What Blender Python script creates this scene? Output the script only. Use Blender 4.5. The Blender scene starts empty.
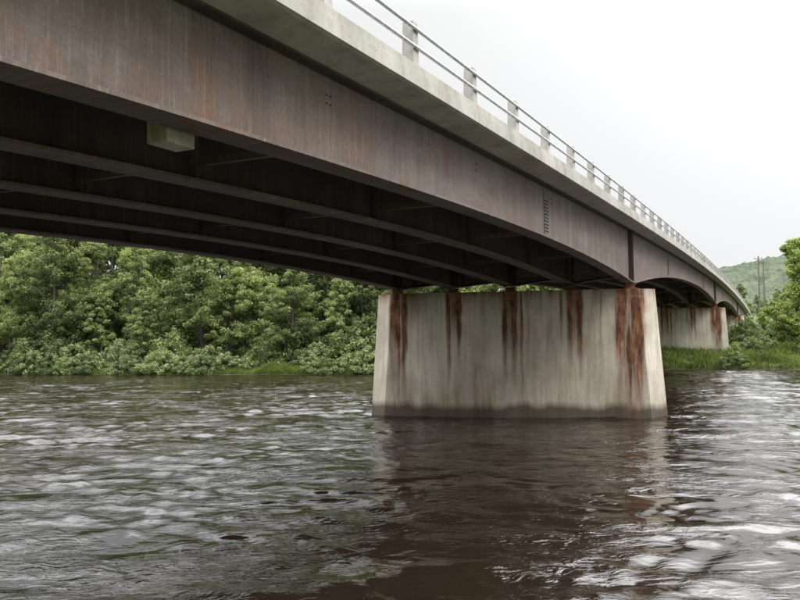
import bpy, math, numpy as np
from mathutils import Matrix, Vector
rng=np.random.default_rng(7)
sc=bpy.context.scene
sc.view_settings.view_transform='Standard'; sc.view_settings.look='None'; sc.view_settings.exposure=0
TH=math.atan(375/780.0); CT,ST=math.cos(TH),math.sin(TH)
CAMZ=3.6
def loc2w(u,s): return (ST*s+CT*u, CT*s-ST*u)
def w2loc(X,Y): return (CT*X-ST*Y, ST*X+CT*Y)
COL=sc.collection
# ---------------------------------------------------------------- helpers
def mesh_np(name,V,F,smooth=False):
    V=np.asarray(V,dtype=np.float32); F=np.asarray(F,dtype=np.int32)
    m=bpy.data.meshes.new(name); n=F.shape[1]
    m.vertices.add(len(V)); m.vertices.foreach_set('co',V.ravel())
    m.loops.add(F.size); m.loops.foreach_set('vertex_index',F.ravel())
    m.polygons.add(len(F)); m.polygons.foreach_set('loop_start',np.arange(len(F),dtype=np.int32)*n)
    m.polygons.foreach_set('loop_total',np.full(len(F),n,dtype=np.int32))
    m.polygons.foreach_set('use_smooth',np.full(len(F),smooth))
    m.update(calc_edges=True); return m
def attr(m,name,vals):
    a=m.attributes.new(name,'FLOAT','POINT'); a.data.foreach_set('value',np.asarray(vals,dtype=np.float32))
def obj(name,m,mat=None,parent=None):
    o=bpy.data.objects.new(name,m); COL.objects.link(o)
    if mat is not None and m is not None and len(m.materials)==0: m.materials.append(mat)
    if parent: o.parent=parent
    return o
def hash2(i,j,seed):
    n=(i.astype(np.int64)*374761393+j.astype(np.int64)*668265263+seed*982451653)&0x7fffffff
    n=((n^(n>>13))*1274126177)&0x7fffffff
    return ((n^(n>>16))&0xffff)/65535.0
def vnoise(x,y,seed=0):
    x=np.asarray(x,float); y=np.asarray(y,float)
    i=np.floor(x); j=np.floor(y); fx=x-i; fy=y-j
    fx=fx*fx*(3-2*fx); fy=fy*fy*(3-2*fy)
    a=hash2(i,j,seed);b=hash2(i+1,j,seed);c=hash2(i,j+1,seed);d=hash2(i+1,j+1,seed)
    return a+(b-a)*fx+(c-a)*fy+(a-b-c+d)*fx*fy
def fbm(x,y,seed=0,o=4):
    r=0;a=.5;t=0
    for k in range(o):
        r=r+a*vnoise(x*2**k,y*2**k,seed+k*17);t+=a;a*=.5
    return r/t
class MB:
    def __init__(s): s.v=[];s.f=[]
    def hexa(s,c):
        b=len(s.v); s.v+=list(c)
        for q in ((0,3,2,1),(4,5,6,7),(0,1,5,4),(1,2,6,5),(2,3,7,6),(3,0,4,7)): s.f.append([b+i for i in q])
    def box(s,x0,x1,y0,y1,z0,z1):
        s.hexa([(x0,y0,z0),(x1,y0,z0),(x1,y1,z0),(x0,y1,z0),(x0,y0,z1),(x1,y0,z1),(x1,y1,z1),(x0,y1,z1)])
    def beam(s,p,q,w,h):
        p=Vector(p);q=Vector(q);d=(q-p).normalized()
        up=Vector((0,0,1)) if abs(d.z)<.95 else Vector((1,0,0))
        a=d.cross(up).normalized()*w/2; b=a.cross(d).normalized()*h/2
        c=[p-a-b,p+a-b,p+a+b,p-a+b,q-a-b,q+a-b,q+a+b,q-a+b]
        s.hexa([tuple(t) for t in c])
    def tube(s,pts,r,n=8):
        b=len(s.v); pts=[Vector(p) for p in pts]; rs=r if isinstance(r,(list,tuple)) else [r]*len(pts)
        for i,p in enumerate(pts):
            d=(pts[min(i+1,len(pts)-1)]-pts[max(i-1,0)]).normalized()
            up=Vector((0,0,1)) if abs(d.z)<.9 else Vector((1,0,0))
            a=d.cross(up).normalized(); c=a.cross(d).normalized()
            for k in range(n):
                t=2*math.pi*k/n; s.v.append(tuple(p+(a*math.cos(t)+c*math.sin(t))*rs[i]))
        for i in range(len(pts)-1):
            for k in range(n):
                s.f.append([b+i*n+k,b+i*n+(k+1)%n,b+(i+1)*n+(k+1)%n,b+(i+1)*n+k])
    def sweep(s,prof,ss):
        b=len(s.v); n=None
        for y in ss:
            P=prof(y); n=len(P)
            for (u,z) in P: s.v.append((u,y,z))
        for i in range(len(ss)-1):
            for k in range(n):
                s.f.append([b+i*n+k,b+i*n+(k+1)%n,b+(i+1)*n+(k+1)%n,b+(i+1)*n+k])
        s.f.append([b+k for k in range(n)]); e=b+(len(ss)-1)*n
        s.f.append([e+n-1-k for k in range(n)])
    def mesh(s,name,smooth=False):
        m=bpy.data.meshes.new(name); m.from_pydata(s.v,[],s.f); m.update()
        import bmesh
        bm=bmesh.new(); bm.from_mesh(m); bmesh.ops.recalc_face_normals(bm,faces=bm.faces); bm.to_mesh(m); bm.free()
        if smooth:
            for p in m.polygons: p.use_smooth=True
        return m
# ---------------------------------------------------------------- materials
class NT:
    def __init__(s,name):
        s.m=bpy.data.materials.new(name); s.m.use_nodes=True; s.t=s.m.node_tree; s.t.nodes.clear()
        s.out=s.N('ShaderNodeOutputMaterial')
    def N(s,t,**k):
        n=s.t.nodes.new(t)
        for a,b in k.items(): setattr(n,a,b)
        return n
    def L(s,a,b): s.t.links.new(a,b)
    def coord(s,scale=(1,1,1),w='Object'):
        tc=s.N('ShaderNodeTexCoord'); mp=s.N('ShaderNodeMapping'); mp.inputs['Scale'].default_value=scale
        s.L(tc.outputs[w],mp.inputs[0]); return mp.outputs[0]
    def noise(s,scale,detail=5,rough=.55,vec=None,dist=0):
        n=s.N('ShaderNodeTexNoise'); n.inputs['Scale'].default_value=scale; n.inputs['Detail'].default_value=detail
        n.inputs['Roughness'].default_value=rough; n.inputs['Distortion'].default_value=dist
        if vec is not None: s.L(vec,n.inputs['Vector'])
        return n.outputs['Fac']
    def ramp(s,fac,els):
        r=s.N('ShaderNodeValToRGB'); e=r.color_ramp.elements
        while len(e)<len(els): e.new(.5)
        for i,(p,c) in enumerate(els):
            e[i].position=p; e[i].color=(c,c,c,1) if isinstance(c,(int,float)) else (*c,1)
        s.L(fac,r.inputs[0]); return r.outputs[0]
    def mix(s,fac,a,b,mode='MIX'):
        n=s.N('ShaderNodeMix',data_type='RGBA',blend_type=mode)
        for i,v in ((0,fac),(6,a),(7,b)):
            if hasattr(v,'is_linked'): s.L(v,n.inputs[i])
            else: n.inputs[i].default_value=v if i==0 else (*v,1)
        return n.outputs[2]
    def math(s,op,a,b=0,clamp=False):
        n=s.N('ShaderNodeMath',operation=op,use_clamp=clamp)
        for i,v in ((0,a),(1,b)):
            if hasattr(v,'is_linked'): s.L(v,n.inputs[i])
            else: n.inputs[i].default_value=v
        return n.outputs[0]
    def attr(s,name):
        a=s.N('ShaderNodeAttribute'); a.attribute_name=name; return a.outputs['Fac']
    def bump(s,h,strength=.5,dist=.02,nrm=None):
        b=s.N('ShaderNodeBump'); b.inputs['Strength'].default_value=strength; b.inputs['Distance'].default_value=dist
        s.L(h,b.inputs['Height'])
        if nrm is not None: s.L(nrm,b.inputs['Normal'])
        return b.outputs[0]
    def pbr(s,col,rough=.7,nrm=None,metal=0,spec=.5,ior=None):
        p=s.N('ShaderNodeBsdfPrincipled')
        if hasattr(col,'is_linked'): s.L(col,p.inputs['Base Color'])
        else: p.inputs['Base Color'].default_value=(*col,1)
        if hasattr(rough,'is_linked'): s.L(rough,p.inputs['Roughness'])
        else: p.inputs['Roughness'].default_value=rough
        p.inputs['Metallic'].default_value=metal; p.inputs['Specular IOR Level'].default_value=spec
        if ior: p.inputs['IOR'].default_value=ior
        if nrm is not None: s.L(nrm,p.inputs['Normal'])
        s.L(p.outputs[0],s.out.inputs[0]); return p

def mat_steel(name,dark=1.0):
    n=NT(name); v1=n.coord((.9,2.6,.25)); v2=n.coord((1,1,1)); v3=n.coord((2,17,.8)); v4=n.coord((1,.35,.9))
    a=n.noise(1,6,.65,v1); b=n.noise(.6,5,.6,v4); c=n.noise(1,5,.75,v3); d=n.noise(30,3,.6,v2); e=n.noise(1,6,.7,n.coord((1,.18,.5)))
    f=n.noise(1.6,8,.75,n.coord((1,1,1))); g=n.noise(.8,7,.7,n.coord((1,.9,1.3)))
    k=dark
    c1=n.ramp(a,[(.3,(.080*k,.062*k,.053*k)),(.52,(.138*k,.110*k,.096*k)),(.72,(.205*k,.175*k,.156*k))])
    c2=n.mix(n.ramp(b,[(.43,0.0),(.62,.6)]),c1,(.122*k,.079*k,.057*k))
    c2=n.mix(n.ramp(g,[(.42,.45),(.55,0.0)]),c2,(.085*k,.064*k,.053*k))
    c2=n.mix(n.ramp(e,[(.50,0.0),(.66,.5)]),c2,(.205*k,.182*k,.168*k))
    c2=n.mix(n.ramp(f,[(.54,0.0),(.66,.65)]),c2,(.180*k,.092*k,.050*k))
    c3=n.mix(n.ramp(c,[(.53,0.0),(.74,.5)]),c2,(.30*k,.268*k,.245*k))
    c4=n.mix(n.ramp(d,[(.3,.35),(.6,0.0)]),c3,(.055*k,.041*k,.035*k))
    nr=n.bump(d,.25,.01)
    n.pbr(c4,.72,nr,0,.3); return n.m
M_steel=mat_steel('weathering_steel'); M_steel_in=mat_steel('weathering_steel_shaded',.40)  # second is a darkened copy, shade under the deck painted into its colour
def mat_conc(name,base=(.34,.32,.29),pier=False):
    n=NT(name); v=n.coord(); vs=n.coord((2.2,2.2,.22)) 
    a=n.noise(.8,6,.6,v); b=n.noise(1.2,5,.65,vs); c=n.noise(14,6,.7,v); d=n.noise(90,3,.6,v)
    B=np.array(base)
    col=n.ramp(a,[(.3,tuple(B*.78)),(.5,tuple(B)),(.72,tuple(B*1.2))])
    col=n.mix(n.ramp(b,[(.48,0.0),(.72,.6)]),col,tuple(B*np.array((.52,.48,.42))))
    col=n.mix(n.ramp(c,[(.3,.45),(.5,0.0)]),col,tuple(B*.6))
    col=n.mix(n.ramp(c,[(.62,0.0),(.78,.35)]),col,tuple(B*1.35))
    if pier:
        h=n.noise(1,5,.7,n.coord((9,9,.3)))
        col=n.mix(n.ramp(h,[(.53,0.0),(.66,.45)]),col,tuple(B*np.array((.5,.44,.36))))
        g=n.attr('grime'); col=n.mix(n.math('MULTIPLY',g,n.ramp(b,[(.3,.55),(.6,1.0)]),True),col,(.17,.125,.078))
        e=n.attr('wet'); col=n.mix(e,col,(.040,.030,.018))
        r=n.attr('rust'); vf=n.coord((18,18,.45)); f=n.noise(1,5,.68,vf)
        rf=n.math('MULTIPLY',r,n.ramp(f,[(.33,.50),(.53,1.0)]),True)
        rf=n.math('MULTIPLY',rf,1.35,True)
        rc=n.ramp(n.noise(2.6,6,.7,n.coord((2,2,.6))),[(.38,(.060,.025,.015)),(.52,(.145,.062,.030)),(.65,(.26,.125,.058))])
        col=n.mix(rf,col,rc)
        j=n.attr('joint'); col=n.mix(j,col,tuple(B*.5))
    nr=n.bump(c,.3,.015); nr=n.bump(d,.3,.004,nr)
    n.pbr(col,.85,nr,0,.25); return n.m
M_pier=mat_conc('pier_concrete',(.54,.495,.41),pier=True)
M_cop=mat_conc('coping_concrete',(.36,.345,.31))
M_post=mat_conc('post_concrete',(.38,.37,.345))
def simple(name,c,r=.6,metal=0,nz=.3,sc_=8):
    n=NT(name); v=n.coord(); a=n.noise(sc_,5,.6,v); B=np.array(c)
    n.pbr(n.ramp(a,[(.3,tuple(B*(1-nz))),(.7,tuple(B*(1+nz)))]),r,n.bump(a,.15,.01),metal); return n.m
M_rail=simple('galvanised_rail',(.38,.39,.40),.45,.5)
M_box=simple('box_metal',(.30,.27,.20),.5,.1,.35,6)
M_rust=simple('rusty_bearing',(.16,.06,.035),.8,0,.5,14)
M_pole=simple('pole_wood',(.13,.11,.09),.8)
M_wire=simple('wire',(.15,.15,.16),.6)
M_asph=simple('asphalt',(.05,.05,.052),.9)
M_bark=simple('bark',(.075,.065,.05),.9)
def mat_leaf(name,dark,mid,light,trans=.35):
    n=NT(name); oi=n.N('ShaderNodeObjectInfo'); t=n.attr('tint')
    f=n.math('ADD',t,n.math('MULTIPLY',n.math('SUBTRACT',oi.outputs['Random'],.5),.75),True)
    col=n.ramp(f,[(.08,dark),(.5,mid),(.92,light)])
    d=n.N('ShaderNodeBsdfPrincipled'); n.L(col,d.inputs['Base Color']); d.inputs['Roughness'].default_value=.5; d.inputs['Specular IOR Level'].default_value=.35
    tr=n.N('ShaderNodeBsdfTranslucent'); n.L(n.mix(1.0,col,(1.1,1.25,.6),'MULTIPLY'),tr.inputs[0])
    ms=n.N('ShaderNodeMixShader'); ms.inputs[0].default_value=trans
    n.L(d.outputs[0],ms.inputs[1]); n.L(tr.outputs[0],ms.inputs[2]); n.L(ms.outputs[0],n.out.inputs[0]); return n.m
M_leaf=mat_leaf('leaves',(.085,.110,.040),(.19,.232,.090),(.33,.365,.15))  # tree greens lightened, distance haze mixed into the colour
M_leafb=mat_leaf('leaves_bright',(.12,.165,.035),(.20,.26,.06),(.29,.35,.10))
M_shrub=mat_leaf('shrub_leaves',(.08,.11,.045),(.18,.225,.10),(.31,.355,.18))
M_grass=mat_leaf('grass_blades',(.10,.13,.030),(.18,.235,.055),(.27,.32,.10),.3)

# ---------------------------------------------------------------- bridge geometry functions
SP=[-17.0,33.55,83.9,134.2,184.5]; SK=-.66; GU=lambda k:-5.46-2.38*k
def zc(s): return CAMZ+5.0-.000203*(s-81)**2
def zt(s): return zc(s)-.44
def depth(s,k):
    s=s-SK*k
    for a,b in zip(SP[:-1],SP[1:]):
        if s<=b or b==SP[-1]:
            t=min(1,abs((s-(a+b)/2)/((b-a)/2))); return 1.20+.97*t**2.3
def zb(s,k): return zt(s)-depth(s,k)
def bank_far(X):
    return np.interp(X,[-1500,-200,-60,-39,-20,-3,26,33,60,200,1500],[160,95,79,76,70,67,69,66,62,60,80])+2.0*(fbm(np.asarray(X)/6.0,np.zeros_like(X)+3.3,5,3)-.5)
def bank_near(X): return 3.0+1.5*(vnoise(np.asarray(X)/5.0,np.zeros_like(X),9)-.5)-np.clip((np.abs(X)-30)*.05,0,20)
def ground_z(X,Y):
    X=np.asarray(X,float);Y=np.asarray(Y,float)
    d=Y-bank_far(X); d2=bank_near(X)-Y
    hf=np.where(d>0,1.0*(1-np.exp(-np.clip(d,0,None)/2.5))+.022*np.clip(d,0,400),0)
    hn=np.where(d2>0,2.1*(1-np.exp(-np.clip(d2,0,None)/1.0))+.02*np.clip(d2,0,300),0)
    bed=-np.minimum(2.2,.45*np.minimum(np.clip(-d,0,None),np.clip(-d2,0,None)))
    h=np.where(d>0,hf,np.where(d2>0,hn,bed))
    h=h+np.where(h>.2,.35*(fbm(X/4,Y/4,21,3)-.5)*np.clip(h,0,1),0)
    u,s=w2loc(X,Y); deck=CAMZ+5-.000203*(np.clip(s,-60,230)-81)**2-.25
    w=np.clip(np.abs(u+10.2)-6.2,0,None); emb=deck-.03-w*.55
    ef=emb-np.clip(184.0-s,0,None)*.7; en=emb-np.clip(s+16.0,0,None)*.7
    return np.maximum(h,np.maximum(ef,en))
# ---------------------------------------------------------------- bridge
bridge=obj('steel_girder_bridge',None)
bridge.rotation_euler=(0,0,-TH)
SS=list(np.arange(-17.0,184.6,1.0))
def web(k,mb):
    g=GU(k)
    mb.sweep(lambda s:[(g-.008,zb(s,k)),(g+.008,zb(s,k)),(g+.008,zt(s)),(g-.008,zt(s))],SS)
mb=MB(); web(0,mb); obj('fascia_girder_web',mb.mesh('web'),M_steel,bridge)
mb=MB(); 
for k in range(1,5): web(k,mb)
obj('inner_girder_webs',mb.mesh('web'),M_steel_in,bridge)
mb=MB(); mt_=MB()
for k in range(5):
    g=GU(k)
    mb.sweep(lambda s:[(g-.22,zb(s,k)-.045),(g+.22,zb(s,k)-.045),(g+.22,zb(s,k)-.001),(g-.22,zb(s,k)-.001)],SS)
    mt_.sweep(lambda s:[(g-.19,zt(s)+.001),(g+.19,zt(s)+.001),(g+.19,zt(s)+.034),(g-.19,zt(s)+.034)],SS)
obj('bottom_flanges',mb.mesh('flanges'),M_steel,bridge)
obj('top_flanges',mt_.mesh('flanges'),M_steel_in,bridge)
mb=MB(); bo=MB()
for k in range(5):
    g=GU(k)
    for p in SP:
        s0=p+SK*k
        for side in (-1,1):
            for ds in (-.14,.14):
                s1=s0+ds; a=g+side*.010; b=g+side*.17
                mb.box(min(a,b),max(a,b),s1-.012,s1+.012,zb(s1,k)+.001,zt(s1)-.001)
    for s1 in (-5.0,20.4,46.8,71,97,121,147):
        for side in (-1,1):
            if k==0 and side==1: continue
            a=g+side*.0085; b=g+side*.022
            mb.box(min(a,b),max(a,b),s1-.2,s1+.2,zb(s1,k)+.08,zt(s1)-.08)
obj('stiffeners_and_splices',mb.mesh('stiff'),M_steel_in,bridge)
mb=MB(); g=GU(0)
for s1 in (-5.0,20.4,46.8,71,97,121,147):
    mb.box(g+.0085,g+.022,s1-.2,s1+.2,zb(s1,0)+.1,zt(s1)-.1)
    for c in (-.14,-.06,.06,.14):
        nb=int((zt(s1)-zb(s1,0)-.4)/.09)
        for i in range(nb):
            z=zb(s1,0)+.2+i*.09
            bo.box(g+.0225,g+.042,s1+c-.018,s1+c+.018,z-.018,z+.018)
obj('fascia_splice_plates',mb.mesh('splice'),M_steel,bridge)
FR=list(np.arange(-14.5,183,5.9))
mb=MB()
for s0 in FR:
    for k in range(5):
        g=GU(k)
        for side in (-1,1):
            if (k==0 and side==1) or (k==4 and side==-1): continue
            a=g+side*.0085;b=g+side*.14
            mb.box(min(a,b),max(a,b),s0-.006,s0+.006,zb(s0,k)+.002,zt(s0)-.002)
    for z in (.25,.37):
        for dx in (0,.1):
            bo.box(GU(0)+.009,GU(0)+.022,s0+dx-.012,s0+dx+.012,zt(s0)-z-.012,zt(s0)-z+.012)
for s0 in FR:
    for k in range(4):
        a=GU(k)-.15; b=GU(k+1)+.15
        lo=max(zb(s0,k),zb(s0,k+1))+.22; hi=zt(s0)-.2
        mb.beam((a,s0+.06,lo),(b,s0+.06,lo),.1,.012); mb.beam((a,s0+.02,lo+.05),(b,s0+.02,lo+.05),.012,.10)
        mb.beam((a,s0+.06,hi),(b,s0+.06,hi),.1,.012)
        mid=(a+b)/2
        mb.beam((a,s0+.035,hi-.05),(mid,s0+.035,lo+.06),.012,.08)
        mb.beam((b,s0+.035,hi-.05),(mid,s0+.035,lo+.06),.012,.08)
obj('cross_frames',mb.mesh('frames'),M_steel,bridge)
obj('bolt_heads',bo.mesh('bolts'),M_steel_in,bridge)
UL=-15.75; UR=-4.68
def deckprof(s):
    c=zc(s)
    return [(UR,c-.34),(UR,c-.15),(UR-.035,c-.145),(UR-.035,c),(UR-.42,c),(UR-.44,c-.17),(UL+.44,c-.17),(UL+.42,c),(UL+.035,c),(UL+.035,c-.145),(UL,c-.15),(UL,c-.34),
            (UL+.06,c-.36),(GU(4)-.2,c-.404),(GU(0)+.2,c-.404),(UR-.06,c-.36)]
mb=MB(); mb.sweep(deckprof,SS); obj('concrete_deck',mb.mesh('deck'),M_cop,bridge)
mb=MB(); mb.sweep(lambda s:[(UR-.46,zc(s)-.165),(UR-.46,zc(s)-.14),(UL+.46,zc(s)-.14),(UL+.46,zc(s)-.165)],SS); obj('road_surface',mb.mesh('road'),M_asph,bridge)
railing=obj('bridge_railing',None); railing.rotation_euler=(0,0,-TH)
mb=MB(); n0=-10; posts=[10.63+2.58*n for n in range(n0,68)]
for u in (UR-.2,UL+.2):
    for s0 in posts:
        if s0<-16.5 or s0>184: continue
        c=zc(s0)
        b=.10; t=.085; hh=.70
        mb.hexa([(u-b,s0-b,c-.001),(u+b,s0-b,c-.001),(u+b,s0+b,c-.001),(u-b,s0+b,c-.001),(u-t,s0-t,c+hh),(u+t,s0-t,c+hh),(u+t,s0+t,c+hh),(u-t,s0+t,c+hh)])
        mb.hexa([(u-t,s0-t,c+hh),(u+t,s0-t,c+hh),(u+t,s0+t,c+hh),(u-t,s0+t,c+hh),(u-t*.5,s0-t*.5,c+hh+.04),(u+t*.5,s0-t*.5,c+hh+.04),(u+t*.5,s0+t*.5,c+hh+.04),(u-t*.5,s0+t*.5,c+hh+.04)])
obj('posts',mb.mesh('posts'),M_post,railing)
mb=MB()
for u in (UR-.085,UL+.085):
    for h in (.58,.30):
        mb.tube([(u,s,zc(s)+h) for s in SS],.028,8)
obj('rails',mb.mesh('rails',True),M_rail,railing)
jb=obj('hanging_metal_box',None); jb.rotation_euler=(0,0,-TH)
zz=CAMZ+2.05; mb=MB()
mb.box(-6.02,-5.74,6.3,6.75,zz,zz+.28)
o=obj('body',mb.mesh('body'),M_box,jb); bv=o.modifiers.new('b','BEVEL'); bv.width=.012; bv.segments=2
mb=MB(); mb.box(-6.045,-5.715,6.275,6.775,zz+.281,zz+.305); mb.box(-5.95,-5.80,6.295,6.299,zz+.05,zz+.2)
obj('lid',mb.mesh('lid'),M_box,jb)
mb=MB(); mb.box(-5.97,-5.93,6.40,6.44,zz+.306,zz+.9); mb.box(-5.97,-5.93,6.61,6.65,zz+.306,zz+.9); mb.box(-5.93,-5.47,6.40,6.44,zz+.86,zz+.9); mb.box(-5.93,-5.47,6.61,6.65,zz+.86,zz+.9)
obj('hanger',mb.mesh('hanger'),M_steel_in,jb)
# ---------------------------------------------------------------- piers
streaks=[
 (4.75,.66,1.1,.85),(4.35,.24,.95,.9),(5.05,.32,1.15,1.0),(4.7,.14,1.25,1.0),
 (2.35,.12,.66,1.),(2.75,.15,.78,1.0),(2.55,.34,.5,.55),(2.0,.07,.5,.6),
 (.05,.18,.72,1.),(-.3,.13,.78,1.0),(.38,.08,.9,.8),(-.1,.45,.55,.55),
 (-2.25,.15,.66,1.),(-2.7,.11,.8,1.0),(-2.45,.36,.45,.55),
 (-4.95,.36,.8,.9),(-4.6,.17,.95,1.),(-5.15,.14,.85,1.0),(-4.85,.10,1.05,.9),
 (1.2,.06,.35,.4),(3.6,.06,.5,.5),(-1.3,.06,.3,.4),(-3.6,.05,.4,.4)]
def make_pier(name,sp,ztop,zbot,seed):
    hb,ht=.95,.78; Lc,Ln=5.5,6.25; bat=.38; zt0=ztop
    def ring(z):
        f=(zt0-z)/zt0; f=max(f,0)
        lc=Lc-bat+bat*f; ln=Ln-bat+bat*f; h=ht+(hb-ht)*f
        return [(-ln,0),(-lc,-h),(lc,-h),(ln,0),(lc,h),(-lc,h)]
    zs=np.concatenate([np.linspace(zbot,0,6)[:-1],np.linspace(0,ztop,100)])
    seg=[(18),(320),(18),(18),(60),(18)]
    V=[]
    for z in zs:
        R=ring(z)
        row=[]
        for i in range(6):
            a=np.array(R[i]);b=np.array(R[(i+1)%6])
            t=np.arange(seg[i])/seg[i]
            row.append(np.stack([a[0]+(b[0]-a[0])*t,a[1]+(b[1]-a[1])*t,np.full(seg[i],z)],1))
        V.append(np.concatenate(row))
    n=len(V[0]); V=np.concatenate(V); nz=len(zs)
    idx=np.arange(n*nz).reshape(nz,n)
    F=np.stack([idx[:-1],np.roll(idx,-1,1)[:-1],np.roll(idx,-1,1)[1:],idx[1:]],-1).reshape(-1,4)
    L=V[:,0];z=V[:,2]; dn=1-z/ztop
    rust=np.zeros(len(V)); fr=(V[:,1]<.0)
    for (l,w,ln,stg) in streaks:
        if seed: l=l+.15*math.sin(seed*7+l*3); ln=ln*.8
        wob=.06*(vnoise(z*1.3,np.full_like(z,l*10),seed)-.5)
        wl=w*(1.0-.45*np.clip(dn/ln,0,1))*(.75+.5*vnoise(z*2.2,np.full_like(z,l*5+2),seed+3))
        g=np.exp(-np.abs((L-l-wob)/wl)**3)
        fade=np.clip((ln-dn)/(.65*ln),0,1)*stg
        rust=np.maximum(rust,g*fade)
    cl=fbm(L*3.4,z*.5,seed+40,4)
    rust=rust*np.clip(.3+1.5*cl,0,1.15)
    th=np.clip((vnoise(L*9,z*.12+5,seed+60)-.62)*3,0,1)*np.clip(.8-dn,0,1)*.5
    topb=np.exp(-dn*16)*np.clip(fbm(L*2.5,z*0,seed+66,3)*1.7-.3,0,.8)
    rust=np.clip(np.maximum(np.maximum(rust,th),topb)*fr,0,1)
    grime=np.clip(.06+1.3*(fbm(L*.7,z*.35,seed+80,4)-.45)+.9*np.clip(dn-.55,0,1)+.35*np.exp(-dn*14),0,.85)
    wet=np.clip((.50+.30*fbm(L*2,z*0,seed+2,3)-z)/.30,0,1)*.85
    joint=np.exp(-((z-ztop+.32)/.02)**2)*.2
    m=mesh_np(name,V,F)
    attr(m,'rust',rust);attr(m,'grime',grime);attr(m,'wet',wet);attr(m,'joint',joint)
    par=obj(name,m,M_pier)
    cu=GU(2); cs=sp+2*SK
    X,Y=loc2w(cu,cs) 
    ang=math.atan2(-.178,.984)
    par.location=(X+.08*math.cos(ang),Y+.08*math.sin(ang),0); par.rotation_euler=(0,0,ang)
    mb=MB(); R=ring(ztop)
    mb.v+=[(x*.999,y*.999,ztop-.002) for x,y in R]; mb.f.append([i for i in range(6)])
    obj('top_surface',mb.mesh('top'),M_cop,par)
    mb=MB()
    for k in range(5):
        l=(2-k)*2.47-.08; g=zb(sp+SK*k,k)-.045
        mb.box(l-.3,l+.3,-.3,.3,ztop+.0,ztop+.05)
        mb.box(l-.2,l+.2,-.2,.2,ztop+.051,g-.04)
        mb.box(l-.24,l+.24,-.24,.24,g-.039,g-.002)
    obj('bearings',mb.mesh('bearings'),M_rust,par)
    return par
make_pier('concrete_bridge_pier',SP[1],5.25,-2.5,0)
make_pier('concrete_bridge_pier',SP[2],5.62,-1.5,1)
make_pier('concrete_bridge_pier',SP[3],5.55,-1.5,2)
for nm,s0,sg in (('bridge_abutment',-17.6,-1),('bridge_abutment',184.9,1)):
    mb=MB(); par=obj(nm,None); par.rotation_euler=(0,0,-TH)
    mb.box(-16.3,-4.2,min(s0,s0+sg*1.2),max(s0,s0+sg*1.2),-1,zc(s0)-2.7)
    mb.box(-16.3,-4.2,s0+sg*.62-.55,s0+sg*.62+.55,zc(s0)-2.698,zc(s0)-.42)
    obj('wall',mb.mesh('abut'),M_cop,par)
# ---------------------------------------------------------------- ground
def axis(segs):
    out=[]
    for a,b,st in segs: out+=list(np.arange(a,b,st))
    return np.array(out+[segs[-1][1]])
def grid(xs,ys,zf,smooth=True,name='g'):
    X,Y=np.meshgrid(xs,ys); Z=zf(X,Y); V=np.stack([X,Y,Z],-1).reshape(-1,3)
    ny,nx=X.shape; I=np.arange(nx*ny).reshape(ny,nx)
    F=np.stack([I[:-1,:-1],I[:-1,1:],I[1:,1:],I[1:,:-1]],-1).reshape(-1,4)
    return mesh_np(name,V,F,smooth)
n=NT('ground_earth_grass'); v=n.coord(); a=n.noise(.35,6,.6,v); b=n.noise(5,5,.65,v)
c=n.mix(n.ramp(a,[(.35,0.0),(.62,1.0)]),(.055,.085,.022),(.10,.14,.04)); c=n.mix(n.ramp(b,[(.35,.7),(.6,0.0)]),c,(.05,.045,.025))
sx=n.N('ShaderNodeSeparateXYZ'); n.L(v,sx.inputs[0]); c=n.mix(n.ramp(sx.outputs[2],[(.0,1.0),(.35,0.0)]),c,(.045,.035,.022))
n.pbr(c,.9,n.bump(b,.6,.08)); M_ground=n.m
xs=axis([(-1600,-300,50),(-300,-90,8),(-90,90,1.0),(90,300,8),(300,1600,50)])
ys=axis([(-600,-60,30),(-60,-12,4),(-12,10,.6),(10,56,4),(56,100,.7),(100,240,3),(240,600,20),(600,1800,60)])
obj('ground',grid(xs,ys,ground_z,True,'ground'),M_ground)
# ---------------------------------------------------------------- water
W=[]
r2=np.random.default_rng(3)
for i in range(50):
    lam=np.exp(r2.uniform(np.log(.34),np.log(2.0))); th=r2.normal(1.4,.6); k=2*math.pi/lam
    W.append((k*math.cos(th),k*math.sin(th),r2.uniform(0,6.28),.0048*lam**1.0))
def water_z(X,Y):
    wx=X+1.5*(fbm(X/3.0,Y/2.6,11,3)-.5); wy=Y+1.5*(fbm(X/3.0,Y/2.6,12,3)-.5)
    h=np.zeros_like(X)
    for kx,ky,p,a in W: h+=a*np.sin(kx*wx+ky*wy+p)
    amp=np.clip(.2+1.7*fbm(X/5,Y/3.0,13,3)**1.5,0,1.0)
    amp=amp*(1-.5*np.exp(-((X-7)/8)**2-((Y-24)/11)**2))
    fade=np.clip((76-Y)/10,0.15,1)*np.clip((70-np.abs(X))/25,0,1)
    return h*amp*fade
xs=axis([(-700,-60,20),(-60,-24,.3),(-24,-14,.16),(-14,22,.085),(22,30,.16),(30,60,.3),(60,700,20)])
ys=axis([(-20,4,4),(4,9,.3),(9,30,.075),(30,46,.13),(46,76,.22),(76,200,6)])
n=NT('river_water'); v=n.coord((.6,1.3,1)); v2=n.coord((1,1.6,1))
p1=n.noise(2.6,3,.5,v,1.4); p2=n.noise(9,3,.55,v,.8); mod=n.ramp(n.noise(.3,3,.5,v2,1.2),[(.38,.15),(.62,1.0)])
h1=n.math('MULTIPLY',p1,mod); h2=n.math('MULTIPLY',p2,mod)
nr=n.bump(h1,1.0,.060); nr=n.bump(h2,1.0,.013,nr)
n.pbr((.014,.0095,.006),.01,nr,0,.5,1.5); M_water=n.m
obj('river_water',grid(xs,ys,water_z,True,'water'),M_water)
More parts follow.
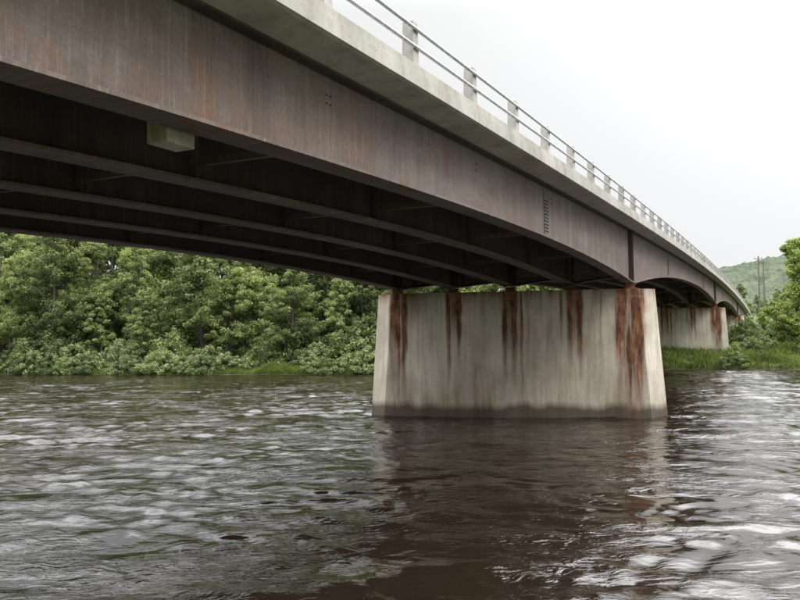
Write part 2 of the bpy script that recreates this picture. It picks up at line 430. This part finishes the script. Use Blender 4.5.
# ---------------------------------------------------------------- vegetation
def leaves(C,R,per,size,r,flat=1.0,shell=.55):
    nC=len(C); tot=nC*per
    d=r.normal(size=(tot,3)); d/=np.linalg.norm(d,axis=1)[:,None]
    rad=(shell+(1-shell)*r.random(tot))**.8
    cc=np.repeat(C,per,0); rr=np.repeat(R,per)
    P=cc+d*(rr*rad)[:,None]*np.array([1,1,flat])
    nrm=d*.7+r.normal(size=(tot,3))*.6+np.array([0,0,.35]); nrm/=np.linalg.norm(nrm,axis=1)[:,None]
    a=np.cross(nrm,r.normal(size=(tot,3))); a/=np.linalg.norm(a,axis=1)[:,None]; b=np.cross(nrm,a)
    sz=size*(.6+.8*r.random(tot))[:,None]
    V=np.stack([P-a*sz,P-b*sz*.6+nrm*sz*.1,P+a*sz,P+b*sz*.6+nrm*sz*.1],1).reshape(-1,3)
    F=np.arange(tot*4).reshape(-1,4)
    tint=np.repeat(np.clip(np.repeat(r.normal(.45,.15,nC),per)+r.normal(0,.10,tot)+.22*d[:,2],0,1),4)  # random tint, plus painted light: upper side of each clump lighter
    return V,F,tint
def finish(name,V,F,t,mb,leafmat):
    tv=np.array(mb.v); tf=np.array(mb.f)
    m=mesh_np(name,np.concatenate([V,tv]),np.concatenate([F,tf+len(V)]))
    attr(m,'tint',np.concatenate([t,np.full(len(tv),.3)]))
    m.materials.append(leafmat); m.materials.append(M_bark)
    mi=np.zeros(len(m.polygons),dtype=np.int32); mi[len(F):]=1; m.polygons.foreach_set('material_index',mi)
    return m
def tree_mesh(name,H,Rc,base,nC,per,size,seed,leafmat,nl=12):
    r=np.random.default_rng(seed)
    C=[];R=[];lob=[]
    for i in range(nl):
        t=(i+.5)/nl; z=base+(H-base)*t*.90+r.normal(0,.3)
        prof=math.sin(math.pi*min(1,(t*.72+.26)))**.6
        an=r.uniform(0,6.28)+i*2.4; q=Rc*prof*r.uniform(.3,.66)
        if i==nl-1: q=Rc*.1
        lob.append((q*math.cos(an),q*math.sin(an),z,Rc*r.uniform(.36,.55)*(.6+.5*prof)))
    for i in range(nC):
        l=lob[i%nl]; d=r.normal(size=3); d/=np.linalg.norm(d)
        q=l[3]*(r.uniform(.45,1.05)); p=np.array(l[:3])+d*q*np.array([1,1,.9])
        if p[2]<base*.5: p[2]=base*.5+abs(r.normal(0,.5))
        if p[2]>H: p[2]=H-r.uniform(0,.8)
        C.append(p); R.append(Rc*r.uniform(.09,.21))
    C=np.array(C)
    V,F,t=leaves(C,np.array(R),per,size,r,.7,.3)
    t=np.clip(t+.22*(np.clip(V[:,2]/H,0,1)-.5),0,1)  # sunlit tops painted into tint: leaves lighter up the crown
    mb=MB(); rad0=H*.011+.03
    top=H*.8; bend=r.normal(0,.6,2)
    pts=[(bend[0]*(q**2),bend[1]*(q**2),-0.6+(top+.6)*q) for q in np.linspace(0,1,7)]
    mb.tube(pts,[rad0*(1.25-q*1.1) for q in np.linspace(0,1,7)],8)
    for l in lob:
        z0=max(base*.6,l[2]*.62); q=(z0+.6)/(top+.6); q=min(q,.9)
        p0=(bend[0]*q*q,bend[1]*q*q,z0)
        mid=((p0[0]+l[0])*.5,(p0[1]+l[1])*.5,(z0+l[2])*.5+.3)
        rr=rad0*(.5-.35*q)
        mb.tube([p0,mid,l[:3]],[rr,rr*.7,rr*.25],6)
        for j in range(3):
            d=r.normal(size=3); d/=np.linalg.norm(d)
            mb.tube([l[:3],tuple(np.array(l[:3])+d*l[3]*.9)],[rr*.3,rr*.08],5)
    return finish(name,V,F,t,mb,leafmat)
def shrub_mesh(name,H,Rc,nC,per,size,seed,leafmat):
    r=np.random.default_rng(seed); C=[];R=[]
    for i in range(nC):
        a=r.uniform(0,6.28); q=Rc*math.sqrt(r.random()); hh=H*(1-(q/Rc)**2*.75)*r.uniform(.8,1.1)
        C.append((q*math.cos(a),q*math.sin(a),hh*r.random()**.55)); R.append(H*r.uniform(.1,.2))
    V,F,t=leaves(np.array(C),np.array(R),per,size,r,.8,.3)
    mb=MB()
    for i in range(7):
        a=r.uniform(0,6.28); mb.tube([(0.1*math.cos(a),.1*math.sin(a),-.4),(Rc*.3*math.cos(a),Rc*.3*math.sin(a),H*.4),(Rc*.5*math.cos(a),Rc*.5*math.sin(a),H*.75)],[.04,.03,.01],5)
    return finish(name,V,F,t,mb,leafmat)
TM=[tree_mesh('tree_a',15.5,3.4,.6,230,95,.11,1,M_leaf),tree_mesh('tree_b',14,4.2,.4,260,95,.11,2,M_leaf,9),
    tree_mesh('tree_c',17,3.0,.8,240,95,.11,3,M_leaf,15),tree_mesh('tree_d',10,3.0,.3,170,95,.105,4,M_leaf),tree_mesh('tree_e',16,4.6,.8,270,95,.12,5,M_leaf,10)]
SM=[shrub_mesh('shrub_a',2.6,2.4,80,65,.10,11,M_shrub),shrub_mesh('shrub_b',1.8,2.0,70,65,.09,12,M_shrub),shrub_mesh('shrub_c',3.4,2.2,90,65,.11,13,M_leaf)]
r=np.random.default_rng(5)
tl=obj('riverbank_tree_line',None); sl=obj('riverbank_shrubs',None)
def put(m,X,Y,s,par,zoff=0,sz=None):
    o=obj(m.name,m,None,par); o.location=(X,Y,float(ground_z(np.array([X]),np.array([Y]))[0])+zoff)
    o.rotation_euler=(r.normal(0,.03),r.normal(0,.03),r.uniform(0,6.28)); sz=sz or s*r.uniform(.9,1.12); o.scale=(s,s,sz); return o
def ok(X,Y,mg=4.0):
    u,s=w2loc(X,Y); return not (-15.75-mg<u<-4.7+mg)
for d0,st,sc0,ch in ((5.0,6.0,.85,[3,1,3]),(9,5.2,1.0,[0,1,2,4]),(14.5,4.8,1.08,[0,2,4]),(23,4.4,1.15,[2,4,0]),(31,4.4,1.2,[1,4,4])):
    X=-100.0
    while X<32:
        x=X+r.uniform(-1.5,1.5); y=float(bank_far(np.array([x]))[0])+d0+r.uniform(-2,2)
        if ok(x,y,4.2) and not(w2loc(x,y)[0]>-4): put(TM[ch[r.integers(len(ch))]],x,y,sc0*r.uniform(.84,1.12),tl)
        X+=st*r.uniform(.7,1.3)
X=-100.0
while X<30:
    x=X; y=float(bank_far(np.array([x]))[0])+r.uniform(.5,1.6)
    if -17<x<-8: y+=1.6
    if ok(x,y,-.5): put(SM[[0,1,0,1][r.integers(4)]],x,y,r.uniform(.5,.95),sl,-.25)
    if r.random()<.7:
        y+=2.2
        if ok(x,y,1.0): put(SM[r.integers(3)],x,y,r.uniform(.9,1.3),sl,-.2)
    X+=r.uniform(1.1,2.2)
for (x,y,s) in ((27,92,.9),(31,96,1.0),(41,92,1.35),(44,94,1.4),(39.5,98,1.4),(47,97,1.5),(36.5,88,.9),(38.5,87,1.1),(30,104,1.4),(36,103,1.5),(41.5,86,1.1),(42,103,1.7),(34.5,93,1.0),(55,100,1.5),(60,104,1.4),(36,76,.6),(38.5,72,.8),(41,71,.8),(43.5,71,.9),(46,70,.9),(35.2,80,.8),(36.8,81,1.1),(33.6,84,.8),(33.4,78.5,.6),(34.6,77.5,.7),(32.6,80.5,.6),(31.8,74.5,.35),(30.2,73.5,.3),(33.6,73.0,.4)):
    if ok(x,y,.6): put(SM[r.integers(3)],x,y,s,sl,-.2)
tr=obj('distant_trees',None)
for (x,y,s) in ((62,128,.5),(67,136,.45),(72,131,.55),(78,140,.5),(85,138,.6),(92,135,.75),(100,150,.9),(75,160,.5),(82,165,.5),(90,170,.6),(108,140,.9),(118,130,1.0),(130,120,1),(96,190,.8),(88,200,.6),(110,200,.8),(57,120,.3),(52,112,.3),(66,122,.35)):
    if ok(x,y,3): put(TM[r.integers(5)],x,y,s,tr)
for i in range(60):
    x=r.uniform(90,420); y=r.uniform(230,420)
    put(TM[r.integers(5)],x,y,r.uniform(.7,.95),tr)
mt=tree_mesh('bright_tree',11.6,3.0,1.0,260,95,.11,21,M_leafb)
o=put(mt,38.2,75.0,1.0,None,0,1.04); o.name='deciduous_tree'; o.rotation_euler=(0,0,1.0)
mt2=tree_mesh('bright_tree2',10.5,4.0,1.0,260,95,.12,22,M_leafb)
o=put(mt2,43.5,78.0,1.1,None,0,1.2); o.name='deciduous_tree'
o=put(mt,50.5,73.0,.95,None,0,.95); o.name='deciduous_tree'
def grass(N,xr,dr,hr,seed):
    r=np.random.default_rng(seed); X=r.uniform(*xr,N); D=r.uniform(0,1,N)**1.3*(dr[1]-dr[0])+dr[0]; Y=bank_far(X)+D
    Z=ground_z(X,Y); k=Z>.05; X,Y,Z=X[k],Y[k],Z[k]; N=len(X)
    cl=fbm(X/1.6,Y/1.6,4,3)
    h=r.uniform(*hr,N)*np.clip(.1+3.2*(cl-.25),.25,2.2); a=r.uniform(0,6.28,N); w=.035+.03*r.random(N)
    lx=r.normal(0,.3,N)*h; ly=r.normal(0,.3,N)*h
    cx=np.cos(a)*w;cy=np.sin(a)*w
    V=np.stack([np.stack([X-cx,Y-cy,Z-.05],1),np.stack([X+cx,Y+cy,Z-.05],1),np.stack([X+cx*.5+lx*.5,Y+cy*.5+ly*.5,Z+h*.6],1),np.stack([X+lx,Y+ly,Z+h],1)],1).reshape(-1,3)
    F=np.arange(N*4).reshape(-1,4); m=mesh_np('grass',V,F)
    attr(m,'tint',np.repeat(np.clip(.1+.9*fbm(X/2.5,Y/2.5,8,3)+r.normal(0,.12,N),0,1),4)); return m
obj('riverbank_grass',grass(100000,(18,75),(0.1,26),(.25,.6),2),M_grass)
obj('riverbank_grass',grass(30000,(-60,10),(0.05,1.0),(.25,.5),3),M_grass)
obj('riverbank_grass',grass(16000,(-18,-7),(0.05,3.0),(.35,.7),6),M_grass)
# ---------------------------------------------------------------- hill
def hill_z(X,Y):
    rid=76*np.exp(-((X-430)/240)**2)+58*np.exp(-((X-900)/300)**2)+24*np.exp(-((X+300)/300)**2)
    f=np.exp(-((Y-760)/190)**2)
    can=9*(fbm(X/9,Y/9,31,3)-.5)+3.5*fbm(X/3.2,Y/3.2,35,2)
    return rid*f*(1+.12*(fbm(X/90,Y/90,33,3)-.5))+can-4
n=NT('hill_forest_hazed'); v=n.coord(); a=n.noise(.06,6,.7,v); b=n.noise(.3,4,.7,v)
c=n.ramp(n.mix(.5,a,b),[(.38,(.070,.088,.064)),(.5,(.100,.122,.086)),(.62,(.145,.165,.112))]); n.pbr(c,1.0,n.bump(b,.8,1.5),0,0)  # greens paled: aerial haze painted into the base colour
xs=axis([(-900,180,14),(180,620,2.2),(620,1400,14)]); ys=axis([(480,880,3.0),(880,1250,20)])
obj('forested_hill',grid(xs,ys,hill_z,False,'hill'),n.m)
# ---------------------------------------------------------------- utility poles
def pole(x,y,ztop):
    z0=float(ground_z(np.array([x]),np.array([y]))[0]); par=obj('utility_pole',None); par.location=(x,y,0)
    mb=MB(); mb.tube([(0,0,z0-.5),(0,0,ztop)],[.16,.12],10); mb.beam((-.8,.14,ztop-.5),(.8,.14,ztop-.5),.09,.1)
    for q in (-.7,0,.7): mb.tube([(q,.14,ztop-.44),(q,.14,ztop-.2)],[.05,.035],8)
    obj('pole_body',mb.mesh('pole'),M_pole,par)
pole(69.2,150,17.3); pole(74.8,160,17.4)
mb=MB()
for q,dz in ((-.7,-.2),(.7,-.2)):
    P=[(69.2+q,150,17.3+dz),(74.8+q,160,17.4+dz)]; Z=(150+q,300,18+dz)
    def sag(a,b,s): return [tuple(np.array(a)*(1-t)+np.array(b)*t-np.array([0,0,s*4*t*(1-t)])) for t in np.linspace(0,1,10)]
    mb.tube(sag(P[0],P[1],.15)+sag(P[1],Z,1.6)[1:],.015,4)
obj('power_lines',mb.mesh('wires'),M_wire)
# ---------------------------------------------------------------- world, sun, camera
w=bpy.data.worlds.new('World'); sc.world=w; w.use_nodes=True; t=w.node_tree; t.nodes.clear()
out=t.nodes.new('ShaderNodeOutputWorld'); sky=t.nodes.new('ShaderNodeTexSky'); sky.sky_type='NISHITA'; sky.sun_disc=False
SE,SR=math.radians(50),math.radians(118)
sky.sun_elevation=SE; sky.sun_rotation=SR
hs=t.nodes.new('ShaderNodeHueSaturation'); hs.inputs['Saturation'].default_value=.35; t.links.new(sky.outputs[0],hs.inputs['Color'])
b1=t.nodes.new('ShaderNodeBackground'); b1.inputs[1].default_value=.1; t.links.new(hs.outputs[0],b1.inputs[0])
tc=t.nodes.new('ShaderNodeTexCoord'); sp=t.nodes.new('ShaderNodeSeparateXYZ'); t.links.new(tc.outputs['Generated'],sp.inputs[0])
mr=t.nodes.new('ShaderNodeMapRange'); mr.interpolation_type='SMOOTHSTEP'
for i,vv in ((1,.38),(2,.58),(3,.95),(4,4.8)): mr.inputs[i].default_value=vv
t.links.new(sp.outputs[2],mr.inputs[0])
az,el=math.radians(48),math.radians(44)
dp=t.nodes.new('ShaderNodeVectorMath'); dp.operation='DOT_PRODUCT'; dp.inputs[1].default_value=(math.sin(az)*math.cos(el),math.cos(az)*math.cos(el),math.sin(el))
t.links.new(tc.outputs['Generated'],dp.inputs[0])
def M(op,a,b):
    q=t.nodes.new('ShaderNodeMath'); q.operation=op
    for i,v in ((0,a),(1,b)):
        if hasattr(v,'is_linked'): t.links.new(v,q.inputs[i])
        else: q.inputs[i].default_value=v
    return q.outputs[0]
lobe=M('MULTIPLY',M('POWER',M('MAXIMUM',dp.outputs['Value'],0.0),16.0),7.5)
strg=M('ADD',mr.outputs[0],lobe)
nz=t.nodes.new('ShaderNodeTexNoise'); nz.inputs['Scale'].default_value=1.6; nz.inputs['Detail'].default_value=4; t.links.new(tc.outputs['Generated'],nz.inputs['Vector'])
cr=t.nodes.new('ShaderNodeValToRGB'); cr.color_ramp.elements[0].position=.3; cr.color_ramp.elements[0].color=(.94,.94,.965,1); cr.color_ramp.elements[1].position=.7; cr.color_ramp.elements[1].color=(1,1,1,1)
t.links.new(nz.outputs['Fac'],cr.inputs[0])
b2=t.nodes.new('ShaderNodeBackground'); t.links.new(cr.outputs[0],b2.inputs[0]); t.links.new(strg,b2.inputs[1])
mx=t.nodes.new('ShaderNodeMixShader'); mx.inputs[0].default_value=.9; t.links.new(b1.outputs[0],mx.inputs[1]); t.links.new(b2.outputs[0],mx.inputs[2]); t.links.new(mx.outputs[0],out.inputs[0])
sl_=bpy.data.lights.new('sun','SUN'); sl_.energy=1.5; sl_.angle=math.radians(12); sl_.color=(1,.97,.92)
so=bpy.data.objects.new('sun',sl_); COL.objects.link(so)
dv=Vector((math.sin(SR)*math.cos(SE),math.cos(SR)*math.cos(SE),math.sin(SE)))
so.rotation_euler=dv.to_track_quat('Z','Y').to_euler()
cam=bpy.data.cameras.new('camera'); co=bpy.data.objects.new('camera',cam); COL.objects.link(co)
cam.sensor_width=36; cam.lens=35.1; cam.clip_end=5000; cam.clip_start=.1
Rm=Matrix.Rotation(math.radians(90)+math.atan(32/780),4,'X')@Matrix.Rotation(math.radians(-.75),4,'Z')
co.matrix_world=Matrix.Translation((0,0,CAMZ))@Rm
sc.camera=co
